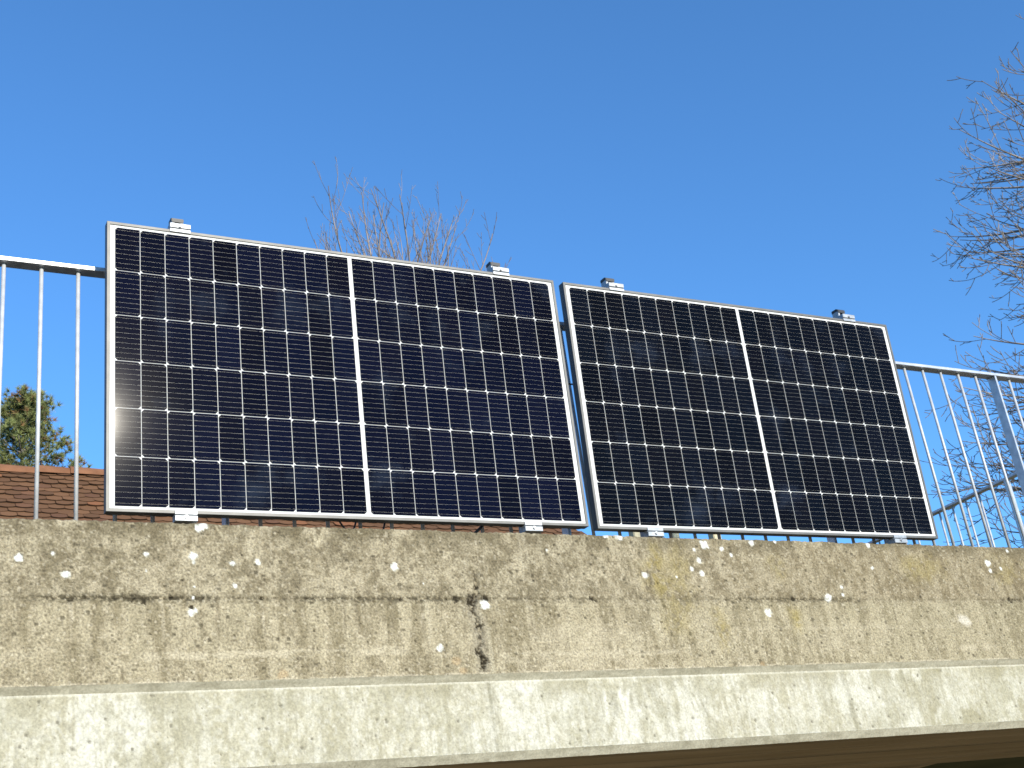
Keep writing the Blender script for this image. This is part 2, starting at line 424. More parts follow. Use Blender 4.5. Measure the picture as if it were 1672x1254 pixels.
    zc = -0.2875 + (jn - 0.5) * 0.006
    brk2 = fbm(X * 130, Z * 150, 64, 3, 0.6)
    band = sstep(0.020, 0.002, np.abs(Z - zc + (brk - 0.5) * 0.022)) * amp * sstep(0.42, 0.56, brk2 + 0.12 * (amp - 0.5))
    base = lerp(base, (0.085, 0.075, 0.045), band * 0.9)
    line = sstep(0.0035, 0.001, np.abs(Z - zc)) * (0.3 + 0.7 * amp)
    base = lerp(base, (0.06, 0.05, 0.032), line * 0.6 * sstep(0.35, 0.5, brk2))
    depth += line * 0.004 + band * sstep(0.5, 0.65, brk) * 0.006
    # the upright crack
    vz = np.array([q[1] for q in VCRACK][::-1]); vx = np.array([q[0] for q in VCRACK][::-1])
    cx = np.interp(Z, vz, vx) + (fbm(Z * 60, Z * 0, 71, 3) - 0.5) * 0.014
    on = sstep(-0.17, -0.20, Z) * sstep(-0.548, -0.53, Z)
    dd = np.abs(X - cx)
    base = lerp(base, (0.27, 0.25, 0.19), sstep(0.045, 0.015, dd) * on * 0.5 * sstep(-0.25, -0.30, Z))
    base = lerp(base, (0.045, 0.038, 0.024), sstep(0.013, 0.004, dd + (brk - 0.5) * 0.028) * on * sstep(0.40, 0.50, brk) * sstep(0.40, 0.50, fbm(X * 120, Z * 110, 65, 3, 0.6)) * 0.95)
    depth += sstep(0.012, 0.003, dd + (brk - 0.5) * 0.02) * on * 0.008
    # pale run-off beside the crack
    base = lerp(base, (0.50, 0.47, 0.34), sstep(0.012, 0.004, np.abs(X - 1.262 - (Z + 0.4) * -0.02)) * sstep(-0.36, -0.40, Z) * 0.5)
    # black moss cushions
    for cx, cz, r in MOSS:
        d = np.hypot(X - cx, (Z - cz) * 1.15) / (r * 0.85) + (brk - 0.5) * 2.6
        w = sstep(1.0, 0.7, d + (brk2 - 0.5) * 3.0)
        base = lerp(base, (0.030, 0.025, 0.014), w * 0.95); depth += w * 0.005
    # dark bug holes
    hr = random.Random(3)
    for _ in range(70):
        cx, cz = hr.uniform(-0.5, 4.3), hr.uniform(-0.54, -0.05); r = hr.uniform(0.002, 0.0045)
        s = np.searchsorted(xs, [cx - 0.03, cx + 0.03])
        Xs, Zs = X[:, s[0]:s[1]], Z[:, s[0]:s[1]]
        w = sstep(1.1, 0.6, np.hypot((Xs - cx) / 1.4, Zs - cz) / r)
        base[:, s[0]:s[1]] = lerp(base[:, s[0]:s[1]], (0.05, 0.042, 0.025), w * 0.85); depth[:, s[0]:s[1]] += w * 0.003
    base = lerp(base, (0.56, 0.52, 0.39), sstep(-0.537, -0.543, Z) * sstep(0.38, 0.55, ragged) * 0.7)  # highlight on the lower arris, painted into the colour
    base = base * np.array([0.635, 0.602, 0.585]) * (1.05 + 0.09 * low)[..., None]
    # white lichen
    for cx, cz, r in LICHEN:
        d = np.hypot(X - cx, Z - cz) / r + (fbm(X * 110, Z * 110, 81, 3) - 0.5) * 1.1
        w = sstep(1.08, 0.7, d)
        base = lerp(base, (0.56, 0.56, 0.51), w * (0.80 + 0.20 * sstep(0.35, 0.55, fine))); depth -= w * 0.0006
    # faint shuttering board lines and the rounded, crumbling arris
    return base, depth

def beam_paint(X, Z):
    base = np.ones(X.shape + (3,)) * np.array([0.60, 0.575, 0.455])
    big = fbm(X * 4.5, Z * 4.5, 103, 4)
    mid = fbm(X * 24, Z * 12, 111, 5, 0.6)
    strk = fbm(X * 34, Z * 2.6, 123, 4, 0.6)
    s2 = fbm(X * 11, Z * 2.2, 127, 4, 0.6)
    base = lerp(base, (0.76, 0.75, 0.66), sstep(0.46, 0.64, big) * 0.7)
    base = lerp(base, (0.44, 0.415, 0.30), sstep(0.52, 0.68, mid) * 0.5)
    base = lerp(base, (0.40, 0.37, 0.24), sstep(0.54, 0.70, strk) * 0.3)
    fine = fbm(X * 75, Z * 55, 115, 3, 0.6)
    base = lerp(base, (0.80, 0.79, 0.72), sstep(0.52, 0.62, fine) * 0.35)
    base = lerp(base, (0.40, 0.375, 0.27), sstep(0.44, 0.30, fine) * 0.35)
    hair = fbm(X * 160, Z * 9, 119, 2)
    base = lerp(base, (0.42, 0.395, 0.29), sstep(0.62, 0.75, hair) * 0.4)
    blot = fbm(X * 13, Z * 13, 117, 5, 0.62)
    base = lerp(base, (0.42, 0.40, 0.29), sstep(0.53, 0.60, blot) * 0.4)
    base = lerp(base, (0.78, 0.77, 0.69), sstep(0.44, 0.30, strk) * 0.25)
    upper = sstep(-0.66, -0.57, Z)
    base = lerp(base, (0.40, 0.375, 0.265), upper * sstep(0.42, 0.60, s2) * 0.7)
    base = lerp(base, (0.46, 0.44, 0.32), sstep(2.6, 4.2, X) * 0.35)
    base = lerp(base, (0.36, 0.33, 0.21), sstep(0.56, 0.70, fbm(X * 9, Z * 9, 131, 4)) * sstep(2.6, 3.4, X) * 0.6)
    # drip joints and darker runs
    wv = (fbm(X * 3, Z * 14, 141, 3) - 0.5) * 0.03
    for x0, slope, z0, z1, hw, k in [(1.248,-0.03,-0.565,-0.80,0.006,0.55),(1.246,-0.03,-0.565,-0.80,0.03,0.25),(2.806,-0.08,-0.565,-0.80,0.016,0.5),(3.117,-0.05,-0.565,-0.62,0.012,0.5),(2.075,-0.35,-0.63,-0.70,0.006,0.6),(2.10,-0.35,-0.64,-0.715,0.006,0.6),(2.055,-0.25,-0.62,-0.69,0.005,0.5),(1.735,-0.05,-0.62,-0.70,0.014,0.45),(1.80,-0.25,-0.62,-0.68,0.009,0.5),(1.68,-0.05,-0.62,-0.70,0.004,0.5),(1.90,-0.35,-0.60,-0.79,0.018,0.3),(0.75,-0.1,-0.60,-0.64,0.006,0.4)]:
        d = np.abs(X - x0 - (Z - z0) * slope + wv * (hw * 12))
        w = sstep(hw * 1.3, hw * 0.5, d) * sstep(z0 + 0.012, z0 - 0.012, Z) * sstep(z1 - 0.02, z1 + 0.02, Z)
        base = lerp(base, (0.26, 0.245, 0.165), w * k * (0.5 + 0.5 * sstep(0.35, 0.55, mid)))
    for x0, slope in [(1.765, -0.1), (1.80, 0.25), (1.70, 0.0)]:
        d = np.abs(X - x0 - (Z + 0.62) * slope + wv * 0.1)
        base = lerp(base, (0.80, 0.79, 0.71), sstep(0.010, 0.004, d) * sstep(-0.60, -0.62, Z) * sstep(-0.74, -0.71, Z) * 0.7)
    base = lerp(base, (0.80, 0.79, 0.70), sstep(-0.574, -0.568, Z) * 0.6)  # painted highlight along the top arris of the beam
    g = _hash(np.floor(X / 0.006), np.floor(Z / 0.006), 205)
    base = base * (0.93 + 0.14 * g)[..., None] * np.array([0.605, 0.590, 0.560])
    depth = np.zeros_like(X)
    hr = random.Random(9)
    for _ in range(260):
        cx, cz = hr.uniform(-0.5, 4.3), hr.uniform(-0.79, -0.575); r = hr.choice([0.002, 0.0025, 0.003, 0.0055])
        s = np.searchsorted(xs, [cx - 0.03, cx + 0.03])
        w = sstep(1.2, 0.6, np.hypot(X[:, s[0]:s[1]] - cx, Z[:, s[0]:s[1]] - cz) / r)
        base[:, s[0]:s[1]] = lerp(base[:, s[0]:s[1]], (0.12, 0.11, 0.08), w * 0.8); depth[:, s[0]:s[1]] += w * 0.003
    return base, depth

def strip(name, rows, m, parent_fn, paint, edge_wear=0.0):
    """rows: list of (y, z, normal_y, normal_z) profile points swept along xs, painted by (x, z)"""
    R = np.array(rows)
    Z = np.repeat(R[:, 1][:, None], len(xs), 1); X = np.repeat(xs[None, :], len(R), 0)
    col, dep = paint(X, Z)
    rough = (fbm(X * 45, Z * 45, 301, 3) - 0.5) * 0.0025
    Y = R[:, 0][:, None] + (dep + rough) * -R[:, 2][:, None]
    Zd = Z + (dep + rough) * -R[:, 3][:, None]
    if edge_wear:
        e = (fbm(xs * 14, xs * 0, 311, 4, 0.6) - 0.5) * edge_wear * 1.4 + (fbm(xs * 90, xs * 0, 312, 2) - 0.5) * edge_wear
        k = sstep(-0.075, -0.035, R[:, 1])[:, None]
        Zd = Zd + k * e[None, :]
    V = np.stack([X, Y, Zd], -1).reshape(-1, 3)
    n = len(xs); i = np.arange(len(R) - 1)[:, None] * n; k = np.arange(n - 1)[None, :]
    F = np.stack([i + k, i + n + k, i + n + k + 1, i + k + 1], -1).reshape(-1, 4)
    me = quads_mesh(name, V, F)
    set_point_color(me, 'weather', col.reshape(-1, 3))
    me.polygons.foreach_set('use_smooth', [True] * len(me.polygons))
    return under(add_obj(name, me, m))

TOPZ, LEDGE, BEAMTOP, BEAMBOT, SOF = -0.040, -0.545, -0.566, -0.800, -0.826
rows = [(0.30, TOPZ + 0.002, 0, 1), (0.10, TOPZ + 0.001, 0, 1), (YF + 0.02, TOPZ, 0, 1), (YF + 0.012, TOPZ - 0.0005, -0.2, 0.9), (YF + 0.005, TOPZ - 0.002, -0.6, 0.7)]
rows += [(YF, z, -1, 0) for z in np.arange(TOPZ - 0.006, LEDGE + 0.001, -0.004)]
rows += [(YF, LEDGE, -1, 0)]
strip('fascia', rows, M['fascia'], None, fascia_paint, 0.006)
# the sloping ledge under it
def ledge_paint(X, Z):
    c, d = fascia_paint(X, Z * 0 - 0.44)
    c = np.ones_like(c) * np.array([0.46, 0.43, 0.33]); n = fbm(X * 14, Z * 120, 401, 4)
    c = lerp(c, (0.28, 0.255, 0.18), sstep(0.42, 0.62, n) * 0.6)
    return c, np.zeros_like(X)
rows = [(YF, LEDGE, -0.7, -0.7), (YF + 0.010, LEDGE - 0.010, -0.7, -0.7), (YF + 0.020, BEAMTOP, -0.7, -0.7)]
strip('ledge', rows, M['beam'], None, ledge_paint)
YB = YF + 0.020
rows = [(YB, z, -1, 0) for z in np.arange(BEAMTOP, BEAMBOT - 0.001, -0.0045)] + [(YB, BEAMBOT, -1, 0)]
strip('beam_face', rows, M['beam'], None, beam_paint)
rows = [(YB, BEAMBOT, -0.7, -0.7), (YB + 0.012, BEAMBOT - 0.013, -0.7, -0.7), (YB + 0.024, SOF, -0.7, -0.7)]
strip('beam_chamfer', rows, M['beam'], None, ledge_paint)
# soffit: drip groove, boards, then the recess behind the edge beam
y0 = YB + 0.024
mb = MB()
edges = [y0, y0 + 0.012]
mb.add([(XL, y0, SOF), (XR, y0, SOF), (XR, y0 + 0.012, SOF), (XL, y0 + 0.012, SOF)], [(0, 1, 2, 3)])
g0, g1 = y0 + 0.012, y0 + 0.060
for (ya, za), (yb, zb) in [((g0, SOF), (g0 + 0.004, SOF + 0.018)), ((g0 + 0.004, SOF + 0.018), (g1 - 0.004, SOF + 0.018)), ((g1 - 0.004, SOF + 0.018), (g1, SOF))]:
    mb.add([(XL, ya, za), (XR, ya, za), (XR, yb, zb), (XL, yb, zb)], [(0, 1, 2, 3)])
yy = g1
for k, wdt in enumerate([0.17, 0.185, 0.18, 0.19, 0.19]):
    off = [0.0, 0.003, -0.001, 0.004, 0.001][k]
    mb.add([(XL, yy, SOF + off), (XR, yy, SOF + off), (XR, yy + wdt - 0.009, SOF + off + 0.001), (XL, yy + wdt - 0.009, SOF + off + 0.001),
            (XL, yy + wdt - 0.005, SOF + 0.018), (XR, yy + wdt - 0.005, SOF + 0.018), (XL, yy + wdt, SOF), (XR, yy + wdt, SOF)],
           [(0, 1, 2, 3), (3, 2, 5, 4), (4, 5, 7, 6)])
    yy += wdt
mb.add([(XL, yy, SOF), (XR, yy, SOF), (XR, yy, SOF + 0.20), (XL, yy, SOF + 0.20), (XR, 16.0, SOF + 0.20), (XL, 16.0, SOF + 0.20)], [(0, 1, 2, 3), (3, 2, 4, 5)])
under(mb.build('soffit', M['soffit']))
# deck slab with an added dark top against bounce light, rear upstand, side edge and supporting walls
mb = MB()
mb.box(XL, XR - 0.303, 0.296, 3.2, -0.060, -0.050)
under(mb.build('bounce_cut_top', M['bounce_cut']))  # unseen dark sheet, added to keep bounce light off the handrail underside
mb = MB()
mb.box(XL, XR - 0.003, 0.294, 3.2, SOF + 0.353, -0.060)
mb.box(XR - 0.30, XR, 0.0, 3.2, -0.55, TOPZ - 0.004)
under(mb.build('deck', M['plain_concrete']))
mb = MB()
mb.box(XR - 0.002, XR + 0.35, YB + 0.05, 16.2, GZ - 0.3, SOF - 0.004)
under(mb.build('support_wall', M['plain_concrete'])); mb = MB()
mb.box(XL - 0.4, XL + 0.002, YB + 0.05, 3.4, GZ - 0.3, TOPZ - 0.004)
under(mb.build('support_wall', M['plain_concrete'])); mb = MB()
mb.box(XL, XR, 14.0, 14.3, GZ - 0.3, SOF + 0.2)
under(mb.build('support_wall', M['plain_concrete']))

# ------------------------------------------------------------------ railings
PITCH, BX0, RY, RTOP = 0.1195, 0.4074, 0.11, 0.9203
rail = empty('guard_railing', (0, RY, TOPZ))
tag(rail, 'galvanised steel guard railing with round bars, running along the bridge edge behind the panels', 'railing')
def rel(mb, origin):
    mb.v = [(x - origin[0], y - origin[1], z - origin[2]) for x, y, z in mb.v]
    return mb
XC = 5.82
mb = MB(); mb.box(-6.6, XC + 0.025, RY - 0.025, RY + 0.025, RTOP - 0.016, RTOP)
rel(mb, rail.location).build('handrail', M['galv'], rail, 0.0018, 1)
mbb = MB(); mbb.cyl((0, 0, -0.02), (0, 0, RTOP - 0.012 - TOPZ), 0.0068, 12)
bal_me = mbb.mesh('baluster'); bal_me.materials.append(M['galv_bar'])
bal_me.polygons.foreach_set('use_smooth', [len(p.vertices) == 4 for p in bal_me.polygons])
mbp = MB(); mbp.box(-0.006, 0.006, -0.024, 0.024, -0.02, RTOP - 0.016 - TOPZ)
post_me = mbp.mesh('post', 0.0012, 1); post_me.materials.append(M['galv'])
for i in range(-26, 45):
    x = BX0 + PITCH * i
    if x > XC - 0.05: break
    isp = (i % 11 == 0)
    o = bpy.data.objects.new('post' if isp else 'baluster', post_me if isp else bal_me)
    COL.objects.link(o); o.parent = rail; o.location = (x, 0, 0)
    if not isp: o.rotation_euler = (0, 0, rng.uniform(0, 6)); 
side = empty('side_railing', (XC, RY, TOPZ))
tag(side, 'dark backlit steel railing running away from the viewer at the right end of the bridge', 'railing')
mb = MB(); mb.box(XC - 0.025, XC + 0.025, RY + 0.03, 3.15, RTOP - 0.016, RTOP)
rel(mb, side.location).build('handrail', M['galv'], side, 0.0018, 1)
for k in range(0, 25):
    y = PITCH * k + 0.075
    isp = k in (10, 21)
    o = bpy.data.objects.new('post' if isp else 'baluster', post_me if isp else bal_me)
    COL.objects.link(o); o.parent = side; o.location = (0, y, 0)
    if isp: o.rotation_euler = (0, 0, math.pi / 2)
mb = MB(); mb.box(-0.022, 0.022, -0.022, 0.022, -0.02, RTOP - 0.016 - TOPZ)
o = mb.build('corner_post', M['galv'], side, 0.002, 1)

# ------------------------------------------------------------------ solar panels
PW, PH, PD = 1.755, 1.038, 0.035
def build_frame(parent):
    """hollow aluminium frame: lip in front, outer wall, four mitred sides in one mesh. local: x right, y back, z up, front at y=0"""
    prof = [(0, 0), (0.0105, 0), (0.0105, 0.0022), (0.0022, 0.0022), (0.0022, PD - 0.002), (0.022, PD - 0.002), (0.022, PD), (0, PD)]  # (inset, depth)
    cor = [(0, 0, 1, 1), (PW, 0, -1, 1), (PW, PH, -1, -1), (0, PH, 1, -1)]
    vs, fs = [], []
    n = len(prof)
    for cx, cz, sx, sz in cor:
        vs += [(cx + sx * i, d, cz + sz * i) for i, d in prof]
    for c in range(4):
        for k in range(n):
            a, b2 = c * n + k, c * n + (k + 1) % n
            c2 = (c + 1) % 4
            fs.append((a, b2, c2 * n + (k + 1) % n, c2 * n + k))
    mb = MB(); mb.add(vs, fs)
    return mb.build('frame', M['alu'], parent, 0.0006, 1)

CG = 0.014
MX, MZ = 0.0265, 0.0185
CPX = (PW - 2 * MX - CG) / 20.0
CPZ = (PH - 2 * MZ) / 6.0
GX, GZc, CH = 0.0018, 0.0019, 0.0082
BACK_Y = 0.0034
def build_cells(parent, half, seed):
    r = random.Random(seed)
    vs, fs, cols = [], [], []
    bv, bf = [], []
    for c in range(10):
        col = c + 10 * half
        x0 = MX + CPX * col + (CG if half else 0) + GX / 2; x1 = x0 + CPX - GX
        for rr in range(6):                     # 0 = top row
            z1 = PH - MZ - CPZ * rr - GZc / 2; z0 = z1 - CPZ + GZc
            left = (rr % 2 == 0) ^ (half == 1)
            if left:
                p = [(x0 + CH, z0), (x1, z0), (x1, z1), (x0 + CH, z1), (x0, z1 - CH), (x0, z0 + CH)]
            else:
                p = [(x0, z0), (x1 - CH, z0), (x1, z0 + CH), (x1, z1 - CH), (x1 - CH, z1), (x0, z1)]
            n = len(vs)
            vs += [(x, BACK_Y - 0.0006, z) for x, z in p]
            fs.append(tuple(range(n, n + 6)))
            t = r.random(); k = r.uniform(0.75, 1.3)
            bl = 1.0 if seed % 50 == 1 else 0.45
            cols.append((0.0024 * k, 0.0026 * k + 0.0008 * t, 0.0030 * k + (0.0036 * k + 0.0050 * t) * bl))
            for q in range(9):
                zb = z0 + (z1 - z0) * (q + 0.5) / 9
                xx = x0 + 0.001
                while xx < x1 - 0.002:
                    L = r.uniform(0.005, 0.012); xe = min(xx + L, x1 - 0.001)
                    edge = (xx - x0 < 0.006) or (x1 - xe < 0.006)
                    h = r.choice([0.00008, 0.00010, 0.00012]) * (1.6 if edge else 1.0)
                    n = len(bv)
                    y = BACK_Y - 0.0010
                    bv += [(xx, y, zb - h), (xe, y, zb - h), (xe, y, zb + h), (xx, y, zb + h)]
                    bf.append((n, n + 1, n + 2, n + 3)); xx = xe
    me = bpy.data.meshes.new('cell_block'); me.from_pydata(vs, [], fs)
    set_face_color(me, 'cell_tint', np.array(cols))
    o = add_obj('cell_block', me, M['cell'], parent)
    mb2 = bpy.data.meshes.new('busbar_wires'); mb2.from_pydata(bv, [], bf)
    add_obj('busbar_wires', mb2, M['busbar'], o)
    return o

def build_clamp(parent, x, top):
    """two-step clamp plate gripping the frame edge; z measured outwards from the frame edge"""
    s = 1 if top else -1
    ze = PH if top else 0.0
    def zz(a): return ze + s * a
    mb = MB()
    w = 0.036
    prof = [(-0.0035, -0.009), (-0.0035, 0.0035), (0.003, 0.0045), (0.003, 0.0068), (-0.0045, 0.0078), (-0.0045, 0.0245), (-0.003, 0.026), (PD - 0.002, 0.026), (PD - 0.002, 0.0015), (-0.0005, 0.0015), (-0.0005, -0.009)]
    pr = [(y, zz(a)) for y, a in prof]
    mb.extrude_x(pr, x - w, x + w)
    o = mb.build('clamp', M['clamp'], parent, 0.0007, 1)
    mb = MB()
    zb = zz(0.0135)
    mb.cyl((x, -0.0043, zb), (x, -0.0065, zb), 0.0072, 16)
    mb.cyl((x, -0.0065, zb), (x, -0.0105, zb), 0.0052, 16)
    b = mb.build('bolt', M['galv'], o, 0.0004, 1)
    mb = MB(); mb.cyl((x, -0.0104, zb), (x, -0.0109, zb), 0.0026, 6)
    mb.build('hex_socket', M['black_plastic'], o)

def build_panel(name, origin, tilt, roll, clamp_x, seed, label):
    root = empty(name, origin)
    root.rotation_euler = (Matrix.Rotation(tilt, 3, 'X') @ Matrix.Rotation(roll, 3, 'Y')).to_euler()
    tag(root, label, 'solar panel', 'solar panels mounted on the railing')
    build_frame(root)
    mb = MB(); mb.box(0.0023, PW - 0.0023, BACK_Y, 0.0085, 0.0023, PH - 0.0023)
    mb.build('backsheet', M['backsheet'], root)
    build_cells(root, 0, seed); build_cells(root, 1, seed + 50)
    for x in clamp_x:
        build_clamp(root, x, True); build_clamp(root, x, False)
        # C-channel mounting rail standing behind the panel
        w, y0, y1 = 0.020, PD + 0.001, PD + 0.040
        z0, z1 = -0.030, PH + 0.064
        mb = MB()
        pl = [(-w, y0), (-w + 0.009, y0), (-w + 0.009, y0 + 0.003), (-w + 0.003, y0 + 0.003), (-w + 0.003, y1 - 0.003), (w - 0.003, y1 - 0.003), (w - 0.003, y0 + 0.003), (w - 0.009, y0 + 0.003), (w - 0.009, y0), (w, y0), (w, y1), (-w, y1)]
        n = len(pl)
        vs = [(x + a, c, z0) for a, c in pl] + [(x + a, c, z1) for a, c in pl]
        fs = [(k, (k + 1) % n, n + (k + 1) % n, n + k) for k in range(n)] + [tuple(range(n - 1, -1, -1)), tuple(range(n, 2 * n))]
        mb.add(vs, fs)
        o = mb.build('mounting_rail', M['clamp'], root)
        mb = MB()
        prf = [(y0 - 0.003, z1 - 0.014), (y0 - 0.003, z1 + 0.002), (y0 + 0.010, z1 + 0.010), (y1 + 0.002, z1 + 0.010), (y1 + 0.002, z1 - 0.004), (y0 + 0.003, z1 - 0.004)]
        mb.extrude_x(prf, x - w - 0.0015, x + w + 0.0015)
        mb.build('end_cap', M['black_plastic'], o, 0.0015, 2)
    return root

build_panel('solar_panel', (0, 0, 0), 0.02992, -0.00117, (0.249, 1.516), 1,
            'nearer left solar panel with white grid lines and a sun glint on its left edge')
build_panel('solar_panel', (1.79395, 0.00049, -0.0047), 0.03959, -0.00204, (0.257, 1.525), 2,
            'farther right solar panel, black cells, beside the side railing and bare tree')

# connector cables sagging behind the panels
def cable(pts, r, label):
    P = [Vector(q) for q in pts]
    for _ in range(4):                       # corner cutting rounds the bends
        Q = [P[0]]
        for a_, b_ in zip(P[:-1], P[1:]):
            Q += [a_.lerp(b_, 0.25), a_.lerp(b_, 0.75)]
        P = Q + [P[-1]]
    V, F = tubes([([tuple(q) for q in P], [r] * len(P), 8)])
    o = add_obj('connector_cable', quads_mesh('connector_cable', V, F), M['black_plastic'], None, True)
    tag(o, label, 'cable', 'black cables behind the panels')
    return o
cable([(0.50, 0.05, 0.5), (0.66, 0.06, 0.25), (0.80, 0.065, -0.005), (0.828, 0.068, -0.030), (0.850, 0.068, -0.005), (0.90, 0.06, 0.2), (1.0, 0.05, 0.4)], 0.0033,
      'black cable loop dipping below the middle of the left panel')
cable([(0.93, 0.05, 0.5), (0.985, 0.06, 0.1), (0.952, 0.066, -0.01), (0.945, 0.068, -0.045), (0.93, 0.075, -0.043), (0.90, 0.10, -0.04)], 0.0033,
      'single black cable end hanging to the concrete under the left panel')
cable([(1.5, 0.05, 0.3), (1.36, 0.06, 0.03), (1.30, 0.066, -0.022), (1.27, 0.07, -0.036), (1.15, 0.09, -0.042)], 0.0055,
      'thick black cable slanting down to the concrete near the left panel right clamp')
cable([(1.2, 0.055, 0.60), (1.6, 0.058, 0.615), (1.82, 0.06, 0.624), (2.1, 0.058, 0.62), (2.5, 0.055, 0.60)], 0.0033,
      'thin black cable crossing the gap between the two panels')

# ------------------------------------------------------------------ tiled house behind
house = empty('tiled_house', (-1.6, 12, -0.12))
tag(house, 'house behind the bridge, only its brown beaver-tail tiled roof in view', 'house')
HX0, HX1, RYH, RZH = -12.0, 8.75, 12.0, 4.85
def hunder(o):
    o.parent = house; o.matrix_parent_inverse = Matrix.Translation(house.location).inverted(); return o
mb = MB()
mb.add([(HX0, 8.5, -0.5), (HX1 - 0.3, 8.5, -0.5), (HX1 - 0.3, 15.5, -0.5), (HX0, 15.5, -0.5), (HX0, 8.5, 1.3), (HX1 - 0.3, 8.5, 1.3), (HX1 - 0.3, 15.5, 1.3), (HX0, 15.5, 1.3), (HX0, RYH, 4.75), (HX1 - 0.3, RYH, 4.75)],
       [(0, 1, 5, 4), (2, 3, 7, 6), (1, 2, 6, 9, 5), (3, 0, 4, 8, 7), (4, 5, 9, 8), (6, 7, 8, 9)])
hunder(mb.build('wall', M['plaster']))
rt = random.Random(21)
vs, fs, cols = [], [], []
ex, tw = 0.122, 0.185
SL = math.sqrt(0.5)
nrow = int(5.35 / ex); ncol = int((HX1 - HX0) / tw)
for rI in range(nrow):
    s0 = (rI + 1) * ex + 0.02           # distance down the slope of the tile's lower end
    for cI in range(ncol):
        x0 = HX0 + cI * tw + (tw / 2 if rI % 2 else 0)
        if x0 < -5 and rI > 27: continue
        jx, js, jt = rt.uniform(-0.004, 0.004), rt.uniform(-0.012, 0.014), rt.uniform(-0.006, 0.012)
        xa, xb = x0 + jx + 0.002, x0 + jx + tw - 0.002
        bot = []
        for k in range(7):
            u = k / 6
            drop = 0.022 * (1 - (2 * u - 1) ** 2)
            bot.append((xa + (xb - xa) * u, s0 - 0.02 + drop + js))
        up = s0 - 0.24
        lift_b, lift_t = 0.034 + jt, 0.006
        n = len(vs)
        def P(x, s, h):
            # slope point: down-slope s, height h along outward normal (0,-.707,.707)
            return (x, RYH - SL * s - SL * h, RZH - SL * s + SL * h)
        outline = [(xa, up, lift_t)] + [(x, s, lift_b) for x, s in bot] + [(xb, up, lift_t)]
        vs += [P(*q) for q in outline]
        vs += [P(x, s, lift_b - 0.016) for x, s in bot]
        m0 = n + len(outline)
        fs.append(tuple(range(n, n + len(outline))))
        base = np.array([0.122, 0.060, 0.028]) * rt.uniform(0.8, 1.2)
        if rt.random() < 0.15: base = np.array([0.125, 0.060, 0.031]) * rt.uniform(0.8, 1.1)
        if rt.random() < 0.04: base = np.array([0.19, 0.08, 0.035])
        cols.append(base)
        for k in range(6):
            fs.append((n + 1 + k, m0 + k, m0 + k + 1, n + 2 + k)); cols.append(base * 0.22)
me = bpy.data.meshes.new('roof'); me.from_pydata(vs, [], fs)
set_face_color(me, 'tile_tint', np.array(cols))
roof = hunder(add_obj('roof', me, M['tile']))
mb = MB()
mb.add([(HX0, 8.2, RZH - 3.8 - 0.01), (HX1 - 0.02, 8.2, RZH - 3.8 - 0.01), (HX1 - 0.02, RYH, RZH - 0.03), (HX0, RYH, RZH - 0.03), (HX1 - 0.02, 15.8, RZH - 3.8), (HX0, 15.8, RZH - 3.8)], [(0, 1, 2, 3), (3, 2, 4, 5)])
hunder(mb.build('roof_deck', M['plaster']))
mb = MB()
x = HX0; k = 0
while x < HX1 - 0.05:
    L = 0.42; x1 = min(x + L + 0.03, HX1)
    n = 8; r0, r1 = 0.135, 0.115
    jz = rt.uniform(-0.008, 0.008)
    vs2 = []
    for xx, rr in ((x, r0), (x1, r1)):
        for q in range(n + 1):
            a2 = math.pi * q / n
            vs2.append((xx, RYH - math.cos(a2) * rr, RZH - 0.045 + jz + math.sin(a2) * rr))
    fs2 = [(q, q + 1, n + 2 + q, n + 1 + q) for q in range(n)] + [tuple(range(n, -1, -1)), tuple(range(n + 1, 2 * n + 2))]
    mb.add(vs2, fs2); x += L
hunder(mb.build('ridge', M['ridge_tile']))

# pale timber posts seen through the slit under the right panel
for (x, dx, lab) in [(7.2, 0.055, 'pale timber post left of the right panel lower clamp, seen through the slit'), (7.73, 0.045, 'pale timber post just right of the right panel lower clamp, seen through the slit'), (8.30, 0.055, 'rightmost pale timber post seen through the slit under the right panel')]:
    mb = MB(); mb.box(-dx, dx, -dx, dx, 0, 3.0); mb.box(-dx - 0.012, dx + 0.012, -dx - 0.012, dx + 0.012, 3.0, 3.03)
    o = mb.build('timber_post', M['timber'], None, 0.008, 2); o.location = (x, 7.5, -0.125)
    tag(o, lab, 'post', 'timber posts behind the bridge')

